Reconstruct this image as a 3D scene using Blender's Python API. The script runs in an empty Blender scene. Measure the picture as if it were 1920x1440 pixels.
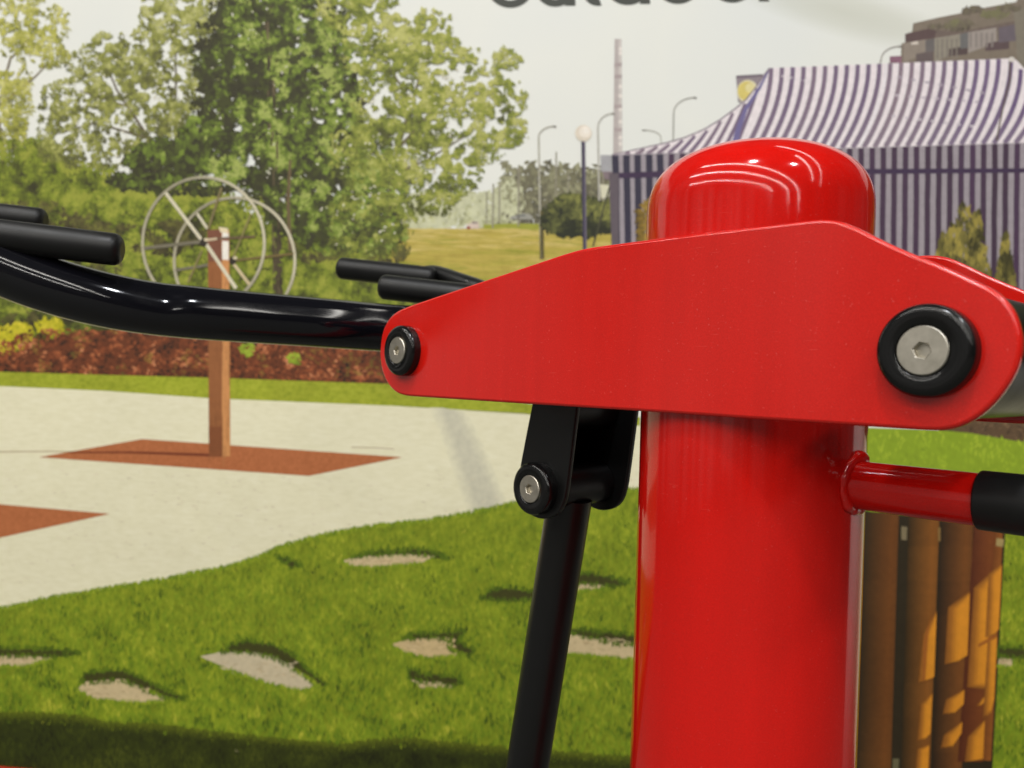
import bpy, bmesh, math, random
from mathutils import Vector, Matrix, noise
R = math.radians
sc = bpy.context.scene
COL = sc.collection

# ------------------------------------------------------------------ camera model
F = 1500.0                      # focal length in photo pixels (1920 wide)
CAM_H = 1.326
PITCH, ROLL = math.atan(17/1500), 0.029
fwd = Vector((0, math.cos(PITCH), -math.sin(PITCH)))
_r0 = Vector((1, 0, 0)); _u0 = Vector((0, math.sin(PITCH), math.cos(PITCH)))
cright = math.cos(ROLL)*_r0 + math.sin(ROLL)*_u0
cup = -math.sin(ROLL)*_r0 + math.cos(ROLL)*_u0
CAM = Vector((0, 0, CAM_H))
def ray(px, py): return fwd + cright*((px-960)/F) - cup*((py-720)/F)
def at_depth(px, py, z): return CAM + ray(px, py)*z

# ------------------------------------------------------------------ frames
PHI = R(47)
NIN = Vector((math.sin(PHI), math.cos(PHI), 0))          # into the picture, across the two plates
UAX = Vector((math.cos(PHI), -math.sin(PHI), 0))         # along the plates, towards the right
POST = Vector((0.1857, 0.6208, 0))
PR = 0.084
def mloc(w):
    d = w - POST
    return Vector((d.dot(UAX), d.dot(NIN), d.z))
def mplane(px, py, y):
    r = ray(px, py)
    t = (y - (CAM-POST).dot(NIN))/r.dot(NIN)
    return mloc(CAM + r*t)
def mdepth(px, py, z): return mloc(at_depth(px, py, z))

BYAW = R(6.4)
BX = Vector((math.cos(BYAW), -math.sin(BYAW), 0)); BN = Vector((math.sin(BYAW), math.cos(BYAW), 0))
BO = Vector((0, 2.4, 0))
def bl(px, py):
    r = ray(px, py)
    t = (BO-CAM).dot(BN)/r.dot(BN)
    d = CAM + r*t - BO
    return d.dot(BX), d.z

# ------------------------------------------------------------------ colour and materials
def lin(c):
    o = []
    for v in c:
        v /= 255.0
        o.append(v/12.92 if v <= 0.04045 else ((v+0.055)/1.055)**2.4)
    return tuple(o)
def mix(a, b, t): return tuple(x+(y-x)*t for x, y in zip(a, b))
def ramp(pal, t):
    t = min(max(t, 0), 0.9999)*(len(pal)-1)
    i = int(t)
    return mix(pal[i], pal[i+1], t-i)

def new_mat(name):
    m = bpy.data.materials.new(name); m.use_nodes = True
    nt = m.node_tree
    return m, nt, nt.nodes['Principled BSDF']
def noise_node(nt, scale, detail=3, stretch=None, coord='Object', rough=0.55):
    tc = nt.nodes.new('ShaderNodeTexCoord'); n = nt.nodes.new('ShaderNodeTexNoise')
    n.inputs['Scale'].default_value = scale; n.inputs['Detail'].default_value = detail
    n.inputs['Roughness'].default_value = rough
    if stretch:
        mp = nt.nodes.new('ShaderNodeMapping'); mp.inputs['Scale'].default_value = stretch
        nt.links.new(tc.outputs[coord], mp.inputs[0]); nt.links.new(mp.outputs[0], n.inputs['Vector'])
    else:
        nt.links.new(tc.outputs[coord], n.inputs['Vector'])
    return n
def ramp_node(nt, src, stops):
    r = nt.nodes.new('ShaderNodeValToRGB'); e = r.color_ramp.elements
    while len(e) < len(stops): e.new(0.5)
    for el, (p, c) in zip(e, stops):
        el.position = p; el.color = (*c, 1)
    nt.links.new(src, r.inputs[0]); return r
def mul_node(nt, a, b, fac=1.0):
    m = nt.nodes.new('ShaderNodeMixRGB'); m.blend_type = 'MULTIPLY'; m.inputs[0].default_value = fac
    nt.links.new(a, m.inputs[1]); nt.links.new(b, m.inputs[2]); return m
def weave(nt, bs):
    n = noise_node(nt, 320, 2)
    b = nt.nodes.new('ShaderNodeBump'); b.inputs['Strength'].default_value = 0.05; b.inputs['Distance'].default_value = 0.001
    nt.links.new(n.outputs['Fac'], b.inputs['Height']); nt.links.new(b.outputs[0], bs.inputs['Normal'])
def print_base(bs):
    bs.inputs['Roughness'].default_value = 0.62
    bs.inputs['Specular IOR Level'].default_value = 0.25

INKG = 1.12
def ink_mat(name, amount=0.25, scale=70):
    m, nt, bs = new_mat(name); print_base(bs); weave(nt, bs)
    a = nt.nodes.new('ShaderNodeAttribute'); a.attribute_name = 'ink'
    n = noise_node(nt, scale, 4)
    lo, hi = 1-amount, 1.0
    r = ramp_node(nt, n.outputs['Fac'], [(0.3, (lo,)*3), (0.7, (hi,)*3)])
    mm = mul_node(nt, a.outputs['Color'], r.outputs[0])
    nt.links.new(mm.outputs[0], bs.inputs['Base Color'])
    return m
def field_mat(name, stops, scale, detail=5, stretch=None, scale2=None, lo2=0.8):
    m, nt, bs = new_mat(name); print_base(bs); weave(nt, bs)
    n = noise_node(nt, scale, detail, stretch, rough=0.65)
    r = ramp_node(nt, n.outputs['Fac'], [(p, lin(c)) for p, c in stops])
    out = r
    if scale2:
        n2 = noise_node(nt, scale2, 2)
        r2 = ramp_node(nt, n2.outputs['Fac'], [(0.3, (lo2,)*3), (0.65, (1, 1, 1))])
        out = mul_node(nt, r.outputs[0], r2.outputs[0])
    nt.links.new(out.outputs[0], bs.inputs['Base Color'])
    return m

INK = ink_mat('print_ink', 0.14, 60)
INK_LEAF = ink_mat('leaf_ink', 0.22, 40)
INK_FLAT = ink_mat('lettering_ink', 0.05, 30)
SKY = field_mat('sky_print', [(0.2, (215, 218, 215)), (0.5, (228, 228, 220)), (0.8, (219, 222, 221))], 0.9, 2)
nt = SKY.node_tree; bs = nt.nodes['Principled BSDF']
cx_, cz_ = bl(1580, 22)
tc = nt.nodes.new('ShaderNodeTexCoord'); mp = nt.nodes.new('ShaderNodeMapping'); mp.vector_type = 'TEXTURE'
mp.inputs['Location'].default_value = (cx_, 0, cz_); mp.inputs['Rotation'].default_value = (0, R(17), 0); mp.inputs['Scale'].default_value = (0.36, 0.2, 0.075)
gr = nt.nodes.new('ShaderNodeTexGradient'); gr.gradient_type = 'SPHERICAL'
nt.links.new(tc.outputs['Object'], mp.inputs[0]); nt.links.new(mp.outputs[0], gr.inputs[0])
cr = ramp_node(nt, gr.outputs['Fac'], [(0.0, (1, 1, 1)), (0.5, (.86, .86, .82)), (1.0, (.80, .80, .75))])
old = bs.inputs['Base Color'].links[0].from_socket
mm = mul_node(nt, old, cr.outputs[0]); nt.links.new(mm.outputs[0], bs.inputs['Base Color'])
LAWN = field_mat('lawn_print', [(0.25, (96, 108, 22)), (0.45, (128, 144, 30)), (0.6, (148, 160, 38)), (0.8, (176, 180, 50))],
                 90, 5, (1, 1, 0.55), 6, 0.74)
STRIP = field_mat('grass_strip_print', [(0.25, (130, 144, 34)), (0.5, (160, 168, 46)), (0.75, (178, 182, 62))], 60, 4, (1, 1, 1.4), 6, 0.82)
PATH = field_mat('path_print', [(0.25, (222, 216, 182)), (0.5, (230, 224, 192)), (0.75, (236, 231, 203))], 60, 5, (0.45, 1, 1.6), 2.2, 0.94)
MEADOW = field_mat('meadow_print', [(0.3, (168, 150, 66)), (0.5, (188, 168, 80)), (0.62, (160, 156, 64)), (0.8, (196, 176, 92))], 9, 5, (0.4, 1, 3.5), 40, 0.9)
PAD = field_mat('rubber_pad_print', [(0.3, (164, 96, 56)), (0.7, (186, 112, 70))], 120, 3)

def paint(name, col, rough, peel=0.0, peel_scale=40, coat=0.0, spec=0.5, fine=0.0, dust=0.0):
    m, nt, bs = new_mat(name)
    n = noise_node(nt, 7, 3)
    r = ramp_node(nt, n.outputs['Fac'], [(0.0, tuple(v*0.9 for v in col)), (1.0, tuple(v*1.03 for v in col))])
    base = r.outputs[0]
    if dust:
        ns = noise_node(nt, 9, 4, (6, 6, 0.25)); rs_ = ramp_node(nt, ns.outputs['Fac'], [(0.25, (.90,)*3), (0.75, (1, 1, 1))])
        base = mul_node(nt, base, rs_.outputs[0]).outputs[0]
        nd = noise_node(nt, 420, 3); rd = ramp_node(nt, nd.outputs['Fac'], [(0.66, (0, 0, 0)), (0.80, (dust,)*3)])
        mxd = nt.nodes.new('ShaderNodeMixRGB'); mxd.inputs[2].default_value = (.62, .10, .09, 1)
        nt.links.new(rd.outputs[0], mxd.inputs[0]); nt.links.new(base, mxd.inputs[1]); base = mxd.outputs[0]
        nk = noise_node(nt, 30, 2, (2.0, 5.0, 26.0)); rk = ramp_node(nt, nk.outputs['Fac'], [(0.70, (0, 0, 0)), (0.76, (dust*.35,)*3)])
        mxk = nt.nodes.new('ShaderNodeMixRGB'); mxk.inputs[2].default_value = (.66, .12, .10, 1)
        nt.links.new(rk.outputs[0], mxk.inputs[0]); nt.links.new(base, mxk.inputs[1]); base = mxk.outputs[0]
        ng = noise_node(nt, 900, 1); rg = ramp_node(nt, ng.outputs['Fac'], [(0.25, (.90,)*3), (0.75, (1.06,)*3)])
        base = mul_node(nt, base, rg.outputs[0]).outputs[0]
    nt.links.new(base, bs.inputs['Base Color'])
    n3 = noise_node(nt, 25, 4)
    rr = ramp_node(nt, n3.outputs['Fac'], [(0.0, (rough*0.6,)*3), (1.0, (rough*1.4,)*3)])
    nt.links.new(rr.outputs[0], bs.inputs['Roughness'])
    bs.inputs['Specular IOR Level'].default_value = spec
    if coat:
        bs.inputs['Coat Weight'].default_value = coat; bs.inputs['Coat Roughness'].default_value = 0.03
    if peel:
        n2 = noise_node(nt, peel_scale, 2)
        b = nt.nodes.new('ShaderNodeBump'); b.inputs['Strength'].default_value = peel; b.inputs['Distance'].default_value = 0.002
        nt.links.new(n2.outputs['Fac'], b.inputs['Height'])
        last = b
        if fine:
            n4 = noise_node(nt, 900, 2)
            b2 = nt.nodes.new('ShaderNodeBump'); b2.inputs['Strength'].default_value = fine; b2.inputs['Distance'].default_value = 0.0005
            nt.links.new(n4.outputs['Fac'], b2.inputs['Height']); nt.links.new(b.outputs[0], b2.inputs['Normal'])
            last = b2
        nt.links.new(last.outputs[0], bs.inputs['Normal'])
        if coat: nt.links.new(b.outputs[0], bs.inputs['Coat Normal'])
    return m
RED_GLOSS = paint('red_gloss_paint', (0.60, 0.007, 0.004), 0.09, 0.045, 22, spec=0.42, dust=0.4)
RED_PLATE = paint('red_plate_paint', (0.62, 0.011, 0.006), 0.15, 0.02, 60, fine=0.06, dust=0.5)
BLACK_GLOSS = paint('black_gloss_paint', (0.004, 0.004, 0.006), 0.09, 0.003, 14)
BLACK_CAP = paint('black_plastic', (0.005, 0.005, 0.005), 0.16, 0.02, 80, spec=0.35)
BLACK_SATIN = paint('black_satin_paint', (0.005, 0.005, 0.005), 0.34, 0.02, 60, spec=0.35)
BARREL = paint('black_barrel_paint', (0.004, 0.004, 0.004), 0.3, 0.01, 40, spec=0.08)
RUBBER = paint('black_rubber', (0.006, 0.006, 0.006), 0.44, 0.03, 200, spec=0.32)
STEEL, _nt, _bs = new_mat('brushed_steel')
_bs.inputs['Metallic'].default_value = 1.0; _bs.inputs['Roughness'].default_value = 0.42
_n = noise_node(_nt, 160, 4); _r = ramp_node(_nt, _n.outputs['Fac'], [(0.3, (0.46, 0.43, 0.36)), (0.7, (0.60, 0.56, 0.48))])
_nt.links.new(_r.outputs[0], _bs.inputs['Base Color'])
_b = _nt.nodes.new('ShaderNodeBump'); _b.inputs['Strength'].default_value = 0.06; _b.inputs['Distance'].default_value = 0.0004
_nt.links.new(_n.outputs['Fac'], _b.inputs['Height']); _nt.links.new(_b.outputs[0], _bs.inputs['Normal'])
CARPET, _nt, _bs = new_mat('grey_carpet')
_n = noise_node(_nt, 400, 3); _r = ramp_node(_nt, _n.outputs['Fac'], [(0.3, (0.085, 0.088, 0.080)), (0.7, (0.14, 0.142, 0.13))])
_nt.links.new(_r.outputs[0], _bs.inputs['Base Color']); _bs.inputs['Roughness'].default_value = 0.95

# ------------------------------------------------------------------ object helpers
def link(name, me, m, parent=None, loc=None):
    o = bpy.data.objects.new(name, me); COL.objects.link(o)
    if m and me: me.materials.append(m)
    if parent: o.parent = parent
    if loc is not None: o.location = loc
    return o
def empty(name, loc, rz, label, cat):
    o = bpy.data.objects.new(name, None); COL.objects.link(o)
    o.location = loc; o.rotation_euler = (0, 0, rz); o.empty_display_size = 0.1
    o['label'] = label; o['category'] = cat
    return o
def mesh(name, verts, faces, m, parent=None, smooth=True, flat_from=None):
    me = bpy.data.meshes.new(name); me.from_pydata([tuple(v) for v in verts], [], faces)
    bm = bmesh.new(); bm.from_mesh(me); bmesh.ops.recalc_face_normals(bm, faces=bm.faces)
    for e in bm.edges:
        if any(len(f.verts) > 4 for f in e.link_faces): e.smooth = False
    bm.to_mesh(me); bm.free()
    me.polygons.foreach_set('use_smooth', [bool(smooth and len(p.vertices) <= 4) for p in me.polygons])
    me.update()
    return link(name, me, m, parent)

class Geo:
    def __init__(s): s.v = []; s.f = []
    def ring_strip(s, rings, cap0=True, cap1=True):
        base = len(s.v); n = len(rings[0])
        for r in rings: s.v += list(r)
        for i in range(len(rings)-1):
            for j in range(n):
                a = base+i*n+j; b = base+i*n+(j+1) % n
                s.f.append((a, b, b+n, a+n))
        if cap0: s.f.append(tuple(base+j for j in range(n))[::-1])
        if cap1: s.f.append(tuple(base+(len(rings)-1)*n+j for j in range(n)))
    def build(s, name, m, parent=None): return mesh(name, s.v, s.f, m, parent)

def smooth_path(pts, n):
    P = [Vector(p) for p in pts]; out = []
    for i in range(len(P)-1):
        p0 = P[max(i-1, 0)]; p1 = P[i]; p2 = P[i+1]; p3 = P[min(i+2, len(P)-1)]
        for k in range(n):
            t = k/n
            out.append(0.5*((2*p1)+(p2-p0)*t+(2*p0-5*p1+4*p2-p3)*t*t+(3*p1-p0-3*p2+p3)*t**3))
    out.append(P[-1]); return out
def sweep(g, path, rad, seg=40, end0=0.0, end1=0.0, mod=None):
    """tube along a path; end0/end1 = fillet radius of the rounded ends"""
    P = [Vector(p) for p in path]
    def ext(p, d, r, fil, first):
        if fil <= 0: return []
        o = []
        for k in range(7):
            a = (math.pi/2)*k/6
            o.append((p + d*(fil*math.sin(a)), r-fil+fil*math.cos(a)))
        return o[1:]
    T = [(P[min(i+1, len(P)-1)]-P[max(i-1, 0)]).normalized() for i in range(len(P))]
    items = [(P[i], rad, T[i], i) for i in range(len(P))]
    pre = [(p, r, T[0], None) for p, r in ext(P[0], -T[0], rad, end0, True)][::-1]
    post = [(p, r, T[-1], None) for p, r in ext(P[-1], T[-1], rad, end1, False)]
    items = pre+items+post
    up = Vector((0, 0, 1))
    if abs(items[0][2].dot(up)) > 0.9: up = Vector((1, 0, 0))
    x = items[0][2].cross(up).normalized()
    rings = []
    for p, r, t, idx in items:
        x = (x - t*x.dot(t)).normalized(); y = t.cross(x)
        ring = []
        for j in range(seg):
            a = 2*math.pi*j/seg
            d = x*math.cos(a)+y*math.sin(a)
            rr = r*(mod(p, d, idx) if mod else 1)
            ring.append(p+d*rr)
        rings.append(ring)
    g.ring_strip(rings)
def lathe(g, prof, origin, axis, seg=64, cap0=True, cap1=True):
    """prof: list of (radius, distance along axis)"""
    ax = Vector(axis).normalized(); up = Vector((0, 0, 1)) if abs(ax.z) < 0.9 else Vector((1, 0, 0))
    x = ax.cross(up).normalized(); y = ax.cross(x)
    rings = [[Vector(origin)+ax*d+(x*math.cos(2*math.pi*j/seg)+y*math.sin(2*math.pi*j/seg))*r for j in range(seg)] for r, d in prof]
    g.ring_strip(rings, cap0, cap1)
def round_poly(pts, n=4, it=2):
    """resample a closed outline with a few corner-cutting passes"""
    P = [Vector(p) for p in pts]
    for _ in range(it):
        Q = []
        for i in range(len(P)):
            a, b = P[i], P[(i+1) % len(P)]
            L = (b-a).length; c = min(0.25, 0.004/max(L, 1e-6))
            Q += [a.lerp(b, c), a.lerp(b, 1-c)]
        P = Q
    return P
def slab(g, outline, y0, y1, bev, steps=3):
    """outline of (x,z); front face at y0, back at y1, rounded edges"""
    n = len(outline)
    A = sum(outline[i].x*outline[(i+1) % n].y-outline[(i+1) % n].x*outline[i].y for i in range(n))
    sgn = 1 if A > 0 else -1
    N = []
    for i in range(n):
        e1 = (outline[i]-outline[i-1]).normalized(); e2 = (outline[(i+1) % n]-outline[i]).normalized()
        nn = Vector((e1.y, -e1.x))+Vector((e2.y, -e2.x))
        N.append(nn.normalized()*sgn)
    rings = []
    for k in range(steps+1):
        a = (math.pi/2)*k/steps
        rings.append([Vector((p.x-q.x*bev*(1-math.sin(a)), y0+bev*(1-math.cos(a)), p.y-q.y*bev*(1-math.sin(a)))) for p, q in zip(outline, N)])
    for k in range(steps+1):
        a = (math.pi/2)*k/steps
        rings.append([Vector((p.x-q.x*bev*(1-math.cos(a)), y1-bev*(1-math.sin(a)), p.y-q.y*bev*(1-math.cos(a)))) for p, q in zip(outline, N)])
    g.ring_strip(rings)

# ================================================================== THE FITNESS MACHINE
M = empty('fitness_machine', POST, -PHI, 'red outdoor fitness machine with a thick round post, red side plates and black levers', 'fitness machine')

# ---- post and cap
g = Geo(); lathe(g, [(PR, 0), (PR, 0.6), (PR, 1.2), (PR, CAM_H+0.053)], (0, 0, 0), (0, 0, 1), 96)
g.build('post', RED_GLOSS, M)
g = Geo(); prof = [(PR, CAM_H+0.0532), (PR, CAM_H+0.088), (PR, CAM_H+0.128)]
HC = 0.0520
for k in range(1, 29):
    a = (math.pi/2)*k/28
    rr = PR*max(math.cos(a), 0)**(2/2.7); hh = HC*math.sin(a)**(2/2.45)
    prof.append((max(rr, 0.0006), CAM_H+0.128+hh))
lathe(g, prof, (0, 0, 0), (0, 0, 1), 96)
g.build('post_cap', RED_GLOSS, M)

# ---- the two side plates
TP = 0.008
YF = -(PR+TP)
outline_px = [(712, 650), (716, 622), (726, 600), (742, 584), (765, 574), (800, 562), (1060, 475), (1090, 466.5), (1120, 461.5),
              (1300, 438), (1470, 418.5), (1510, 413), (1545, 410.5), (1575, 414), (1605, 426), (1675, 461), (1773, 501), (1842, 533),
              (1866, 545), (1884, 561), (1900, 582), (1911, 612), (1915.5, 644), (1911, 680), (1896, 713), (1868, 752), (1834, 783),
              (1800, 800.5), (1767, 807.5), (1733, 807), (1600, 798), (1400, 785), (1200, 771), (980, 757), (760, 742.5),
              (742, 737), (727, 722), (716, 698), (711.5, 672)]
pl = [mplane(x, y, YF) for x, y in outline_px]
pl2 = round_poly([Vector((p.x, p.z)) for p in pl], it=2)
g = Geo(); slab(g, pl2, YF, -PR-0.0004, 0.0022); g.build('side_plate', RED_PLATE, M)
g = Geo(); slab(g, pl2, PR+0.0004, PR+TP, 0.0022); g.build('side_plate', RED_PLATE, M)

# ---- pivot caps with steel bolts
def pivot(px, py, y0, rad, thick, name='pivot_cap'):
    c = mplane(px, py, y0-thick); o = Vector((c.x, y0+0.0006, c.z)); ax = (0, -1, 0)
    g = Geo(); fl = 0.0048
    prof = [(rad, 0), (rad, thick-fl)]
    for k in range(1, 8):
        a = (math.pi/2)*k/7
        prof.append((rad-fl+fl*math.cos(a), thick-fl+fl*math.sin(a)))
    rb = rad*0.525
    prof += [(rb+0.0012, thick+0.0002), (rb+0.0004, thick-0.0006), (rb+0.0003, thick-0.004)]
    lathe(g, prof, o, ax, 72)
    cap = g.build(name, BLACK_CAP, M)
    # bolt head with hexagon socket
    g = Geo(); n = 48; hx = 0.0046
    def circ(r, d): return [Vector((o.x+r*math.cos(2*math.pi*j/n), o.y-d, o.z+r*math.sin(2*math.pi*j/n))) for j in range(n)]
    def hexa(r, d):
        out = []
        for j in range(n):
            a = 2*math.pi*j/n+0.2; s = math.pi/3
            am = (a % s)-s/2
            rr = r*math.cos(s/2)/math.cos(am)
            aa = 2*math.pi*j/n
            out.append(Vector((o.x+rr*math.cos(aa), o.y-d, o.z+rr*math.sin(aa))))
        return out
    t = thick+0.0004
    g.ring_strip([circ(rb, t-0.0035), circ(rb, t-0.0006), circ(rb-0.0006, t), hexa(hx*1.12, t), hexa(hx, t-0.0005), hexa(hx, t-0.0055)])
    b = g.build('bolt', STEEL, cap); b.data.polygons.foreach_set('use_smooth', [False]*len(b.data.polygons))
    return o
oR = pivot(1728, 657, YF, 0.0258, 0.0115)
oL = pivot(743, 657, YF, 0.0252, 0.0115)

# ---- black pivot barrels between the plates
g = Geo(); lathe(g, [(0.038, -PR+0.001), (0.038, -0.02), (0.038, 0.03), (0.038, PR-0.001)], (oR.x, 0, oR.z), (0, 1, 0), 64)
g.build('pivot_barrel', BARREL, M)
g = Geo(); lathe(g, [(0.020, -PR+0.001), (0.020, 0.03), (0.020, PR-0.001)], (oL.x, 0, oL.z), (0, 1, 0), 48)
g.build('pivot_barrel', BLACK_SATIN, M)

# ---- lever tube, bent, coming out between the plates to the left
tube_px = [(1120, 655, .735), (1000, 640, .80), (905, 628, .868), (860, 624, .90), (805, 620, .982), (765, 617.5, 1.018), (720, 614.5, 1.008), (680, 611.5, .995), (620, 606.5, .976), (500, 597, .945),
           (330, 584, .895), (180, 561, .858), (20, 511, .835), (-150, 424, .81), (-240, 366, .80)]
path = smooth_path([mdepth(*p) for p in tube_px], 10)
dent_c = mdepth(305, 552, .85)
cam_l = mloc(CAM)
def dent(p, d, idx):
    to = (cam_l-p).normalized()
    wv = d.dot((to*0.80+Vector((0, 0, 1))*0.60).normalized())
    ax = (p-dent_o).dot(dent_t)                                  # > 0 towards the plate
    k = math.exp(-(ax/(0.017 if ax > 0 else 0.045))**2)*max(0, wv)**2.6
    return 1-0.13*k
for _ in range(45):
    path = [path[0]]+[(path[i-1]+path[i]*2+path[i+1])/4 for i in range(1, len(path)-1)]+[path[-1]]
fine = []
for i in range(len(path)-1): fine += [path[i], path[i].lerp(path[i+1], .5)]
path = fine+[path[-1]]
dent_i = min(range(len(path)), key=lambda i: (path[i]-mdepth(300, 581, .887)).length)
dent_o = path[dent_i]; dent_t = (path[dent_i-3]-path[dent_i+3]).normalized()
g = Geo(); sweep(g, path, 0.030, 72, mod=dent); g.build('lever_tube', BLACK_GLOSS, M)

# ---- grips of the left lever (pointing back to the right) with their crossbar
def grip(a, b, r, name='handle_grip', fil=None, parent=M, mat=None):
    g = Geo(); n = 14
    sweep(g, [a.lerp(b, k/n) for k in range(n+1)], r, 40, end0=(fil or r*0.55), end1=(fil or r*0.55))
    return g.build(name, mat or RUBBER, parent)
a0, a1 = mdepth(212, 467.5, .84), mdepth(-250, 412, .80)
grip(a0, a1, 0.0170)
b0, b1 = mdepth(72, 414, 1.02), mdepth(-250, 378, .99)
grip(b0, b1, 0.0165)
g = Geo(); sweep(g, smooth_path([mdepth(-240, 366, .80), mdepth(-262, 392, .80), a1, b1], 6), 0.015, 32, .005, .005)
g.build('handle_bar', BLACK_SATIN, M)

# ---- grips of the rear lever seen over the plate
grip(mdepth(644, 503.5, 1.235), mdepth(806, 521, 1.215), 0.0170)
grip(mdepth(724, 538.5, 1.055), mdepth(965, 566, 1.03), 0.0166)
g = Geo(); sweep(g, smooth_path([mdepth(800, 513, 1.245), mdepth(822, 514, 1.23), mdepth(880, 533, 1.18), mdepth(1000, 572, 1.10), mdepth(1300, 620, .95), mdepth(1600, 650, .78), mdepth(1700, 662, .735)], 8), 0.0125, 32, .009, 0)
g.build('handle_bar', BLACK_SATIN, M)

# ---- hanging link with bolt, barrel and push rod
TL = 0.006; LF = -0.0445
lk_px = [(1016, 672), (1003, 730), (997, 760), (986, 815), (975, 873), (970, 905), (972, 935), (984, 958), (1003, 971), (1022, 974), (1041, 967),
         (1053, 951), (1060, 925), (1066, 880), (1080, 766), (1092, 672)]
lk = round_poly([Vector((p.x, p.z)) for p in (mplane(x, y, LF) for x, y in lk_px)], it=1)
g = Geo(); slab(g, lk, LF, LF+TL, 0.0012); g.build('link_plate', BLACK_SATIN, M)
g = Geo(); slab(g, lk, -LF-TL, -LF, 0.0012); g.build('link_plate', BLACK_SATIN, M)
wq = [mplane(x, y, LF) for x, y in ((1016, 672), (1003, 730), (997, 760), (986, 815), (975, 873), (971, 908))]
g = Geo(); v = []
for p in wq: v.append([Vector((p.x+0.0005, LF+TL-.0005, p.z)), Vector((p.x+0.0005, -LF-TL+.0005, p.z)), Vector((p.x+0.0060, -LF-TL+.0005, p.z)), Vector((p.x+0.0060, LF+TL-.0005, p.z))])
g.ring_strip(v); g.build('link_web', BLACK_SATIN, M)
oK = pivot(991.5, 917, LF, 0.0238, 0.0125)
g = Geo(); lathe(g, [(0.0200, LF+TL+0.001), (0.0200, 0), (0.0200, -LF-TL-0.001)], (oK.x, 0, oK.z), (0, 1, 0), 48)
g.build('link_barrel', BLACK_SATIN, M)
bt = mplane(1130, 762, -LF-TL)
g = Geo(); lathe(g, [(0.0215, -0.03), (0.0215, -LF-TL-0.001)], (bt.x, 0, bt.z), (0, 1, 0), 48)
g.build('link_barrel', BLACK_SATIN, M)
r1 = mplane(1050, 980, 0); r2 = mplane(988.5, 1440, 0)
d = (r2-r1).normalized()
top = Vector((oK.x, 0, oK.z)); dd = (r2-top).normalized()
bot = top+dd*((top.z-0.004)/-dd.z)
g = Geo(); sweep(g, [top+dd*0.012, top+dd*0.2, top+dd*0.5, bot], 0.0212, 56); g.build('push_rod', BLACK_SATIN, M)

# ---- red side stub with weld and black grip
zs = CAM_H-0.0700
SR = 0.0168
g = Geo(); lathe(g, [(SR, 0.078), (SR, 0.12), (SR, 0.1640)], (0, 0, zs), (1, 0, 0), 56); stub = g.build('side_stub', RED_GLOSS, M)
g = Geo(); rings = []; nS = 90
rnd = random.Random(5)
for i in range(nS):
    th = 2*math.pi*i/nS
    w = 0.0031+0.0005*math.sin(5*th+1)+0.0003*math.sin(11*th+2)+0.0022*max(0, math.sin(th+.25))**8
    c = Vector((0, (SR+0.0008)*math.cos(th), (SR+0.0008)*math.sin(th))); c.x = math.sqrt(PR*PR-c.y*c.y)+0.0006
    rad = Vector((0, math.cos(th), math.sin(th)))
    rings.append([c+(rad*math.cos(2*math.pi*k/12)*1.25+Vector((1, 0, 0))*math.sin(2*math.pi*k/12))*w+Vector((0, 0, zs)) for k in range(12)])
rings.append(rings[0])
g.ring_strip(rings, False, False); g.build('weld_bead', RED_GLOSS, stub)
g = Geo(); sweep(g, [Vector((0.1633+k*0.012, 0, zs)) for k in range(12)], 0.0187, 48, 0.0012, 0.009)
g.build('handle_grip', RUBBER, stub)

# ================================================================== THE PRINTED BANNER
B = empty('printed_banner', BO, -BYAW, 'large printed wall banner of a park with trees and striped tent, behind the machine', 'banner')
STEP = 0.0002
rnd = random.Random(11)
class Sheet:
    """flat ink shapes of one printed element, given in photo pixels and laid on the banner plane"""
    def __init__(s, layer): s.l = layer; s.v = []; s.f = []; s.c = []; s.k = 0
    def add(s, pts, col, off=None):
        if off is None:
            off = s.k*1.2e-5; s.k += 1
        y = -(s.l*STEP+off*0.3+0.00005); b = len(s.v)
        for x, yy in pts:
            X, Z = bl(x, yy); s.v.append((X, y, Z))
        s.f.append(tuple(range(b, b+len(pts)))); s.c.append(lin(col))
    def stroke(s, pts, w, col, off=None):
        if off is None:
            off = s.k*1.2e-5; s.k += 1
        P = [Vector((p[0], p[1])) for p in pts]; L = []; Rr = []
        for i, p in enumerate(P):
            t = (P[min(i+1, len(P)-1)]-P[max(i-1, 0)]).normalized(); nn = Vector((-t.y, t.x))
            ww = w if not isinstance(w, (list, tuple)) else w[0]+(w[1]-w[0])*i/(len(P)-1)
            L.append(p+nn*ww/2); Rr.append(p-nn*ww/2)
        for i in range(len(P)-1):
            c = col if not callable(col) else col(i/(len(P)-1))
            s.add([L[i], L[i+1], Rr[i+1], Rr[i]], c, off)
    def disc(s, cx, cy, rx, ry, col, n=28):
        s.add([(cx+rx*math.cos(2*math.pi*k/n), cy+ry*math.sin(2*math.pi*k/n)) for k in range(n)], col)
    def leaf(s, x, y, ang, L, W, col, off):
        c, d = math.cos(ang), math.sin(ang)
        s.add([(x+c*L, y+d*L), (x-d*W, y+c*W), (x-c*L, y-d*L), (x+d*W, y-c*W)], col, off)
    g = None
    def build(s, name, mat, parent):
        if s.g is None: s.g = (INKG,)*3 if s.l < 15.9 else (1.42, 1.30, 1.12)
        me = bpy.data.meshes.new(name); me.from_pydata(s.v, [], s.f)
        at = me.color_attributes.new('ink', 'FLOAT_COLOR', 'CORNER')
        buf = []
        for f, c in zip(s.f, s.c): buf += [c[0]*s.g[0], c[1]*s.g[1], c[2]*s.g[2], 1.0]*len(f)
        at.data.foreach_set('color', buf)
        bm = bmesh.new(); bm.from_mesh(me)
        for f in bm.faces:
            if f.normal.y > 0: f.normal_flip()
        bm.to_mesh(me); bm.free()
        return link(name, me, mat, parent)
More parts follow.
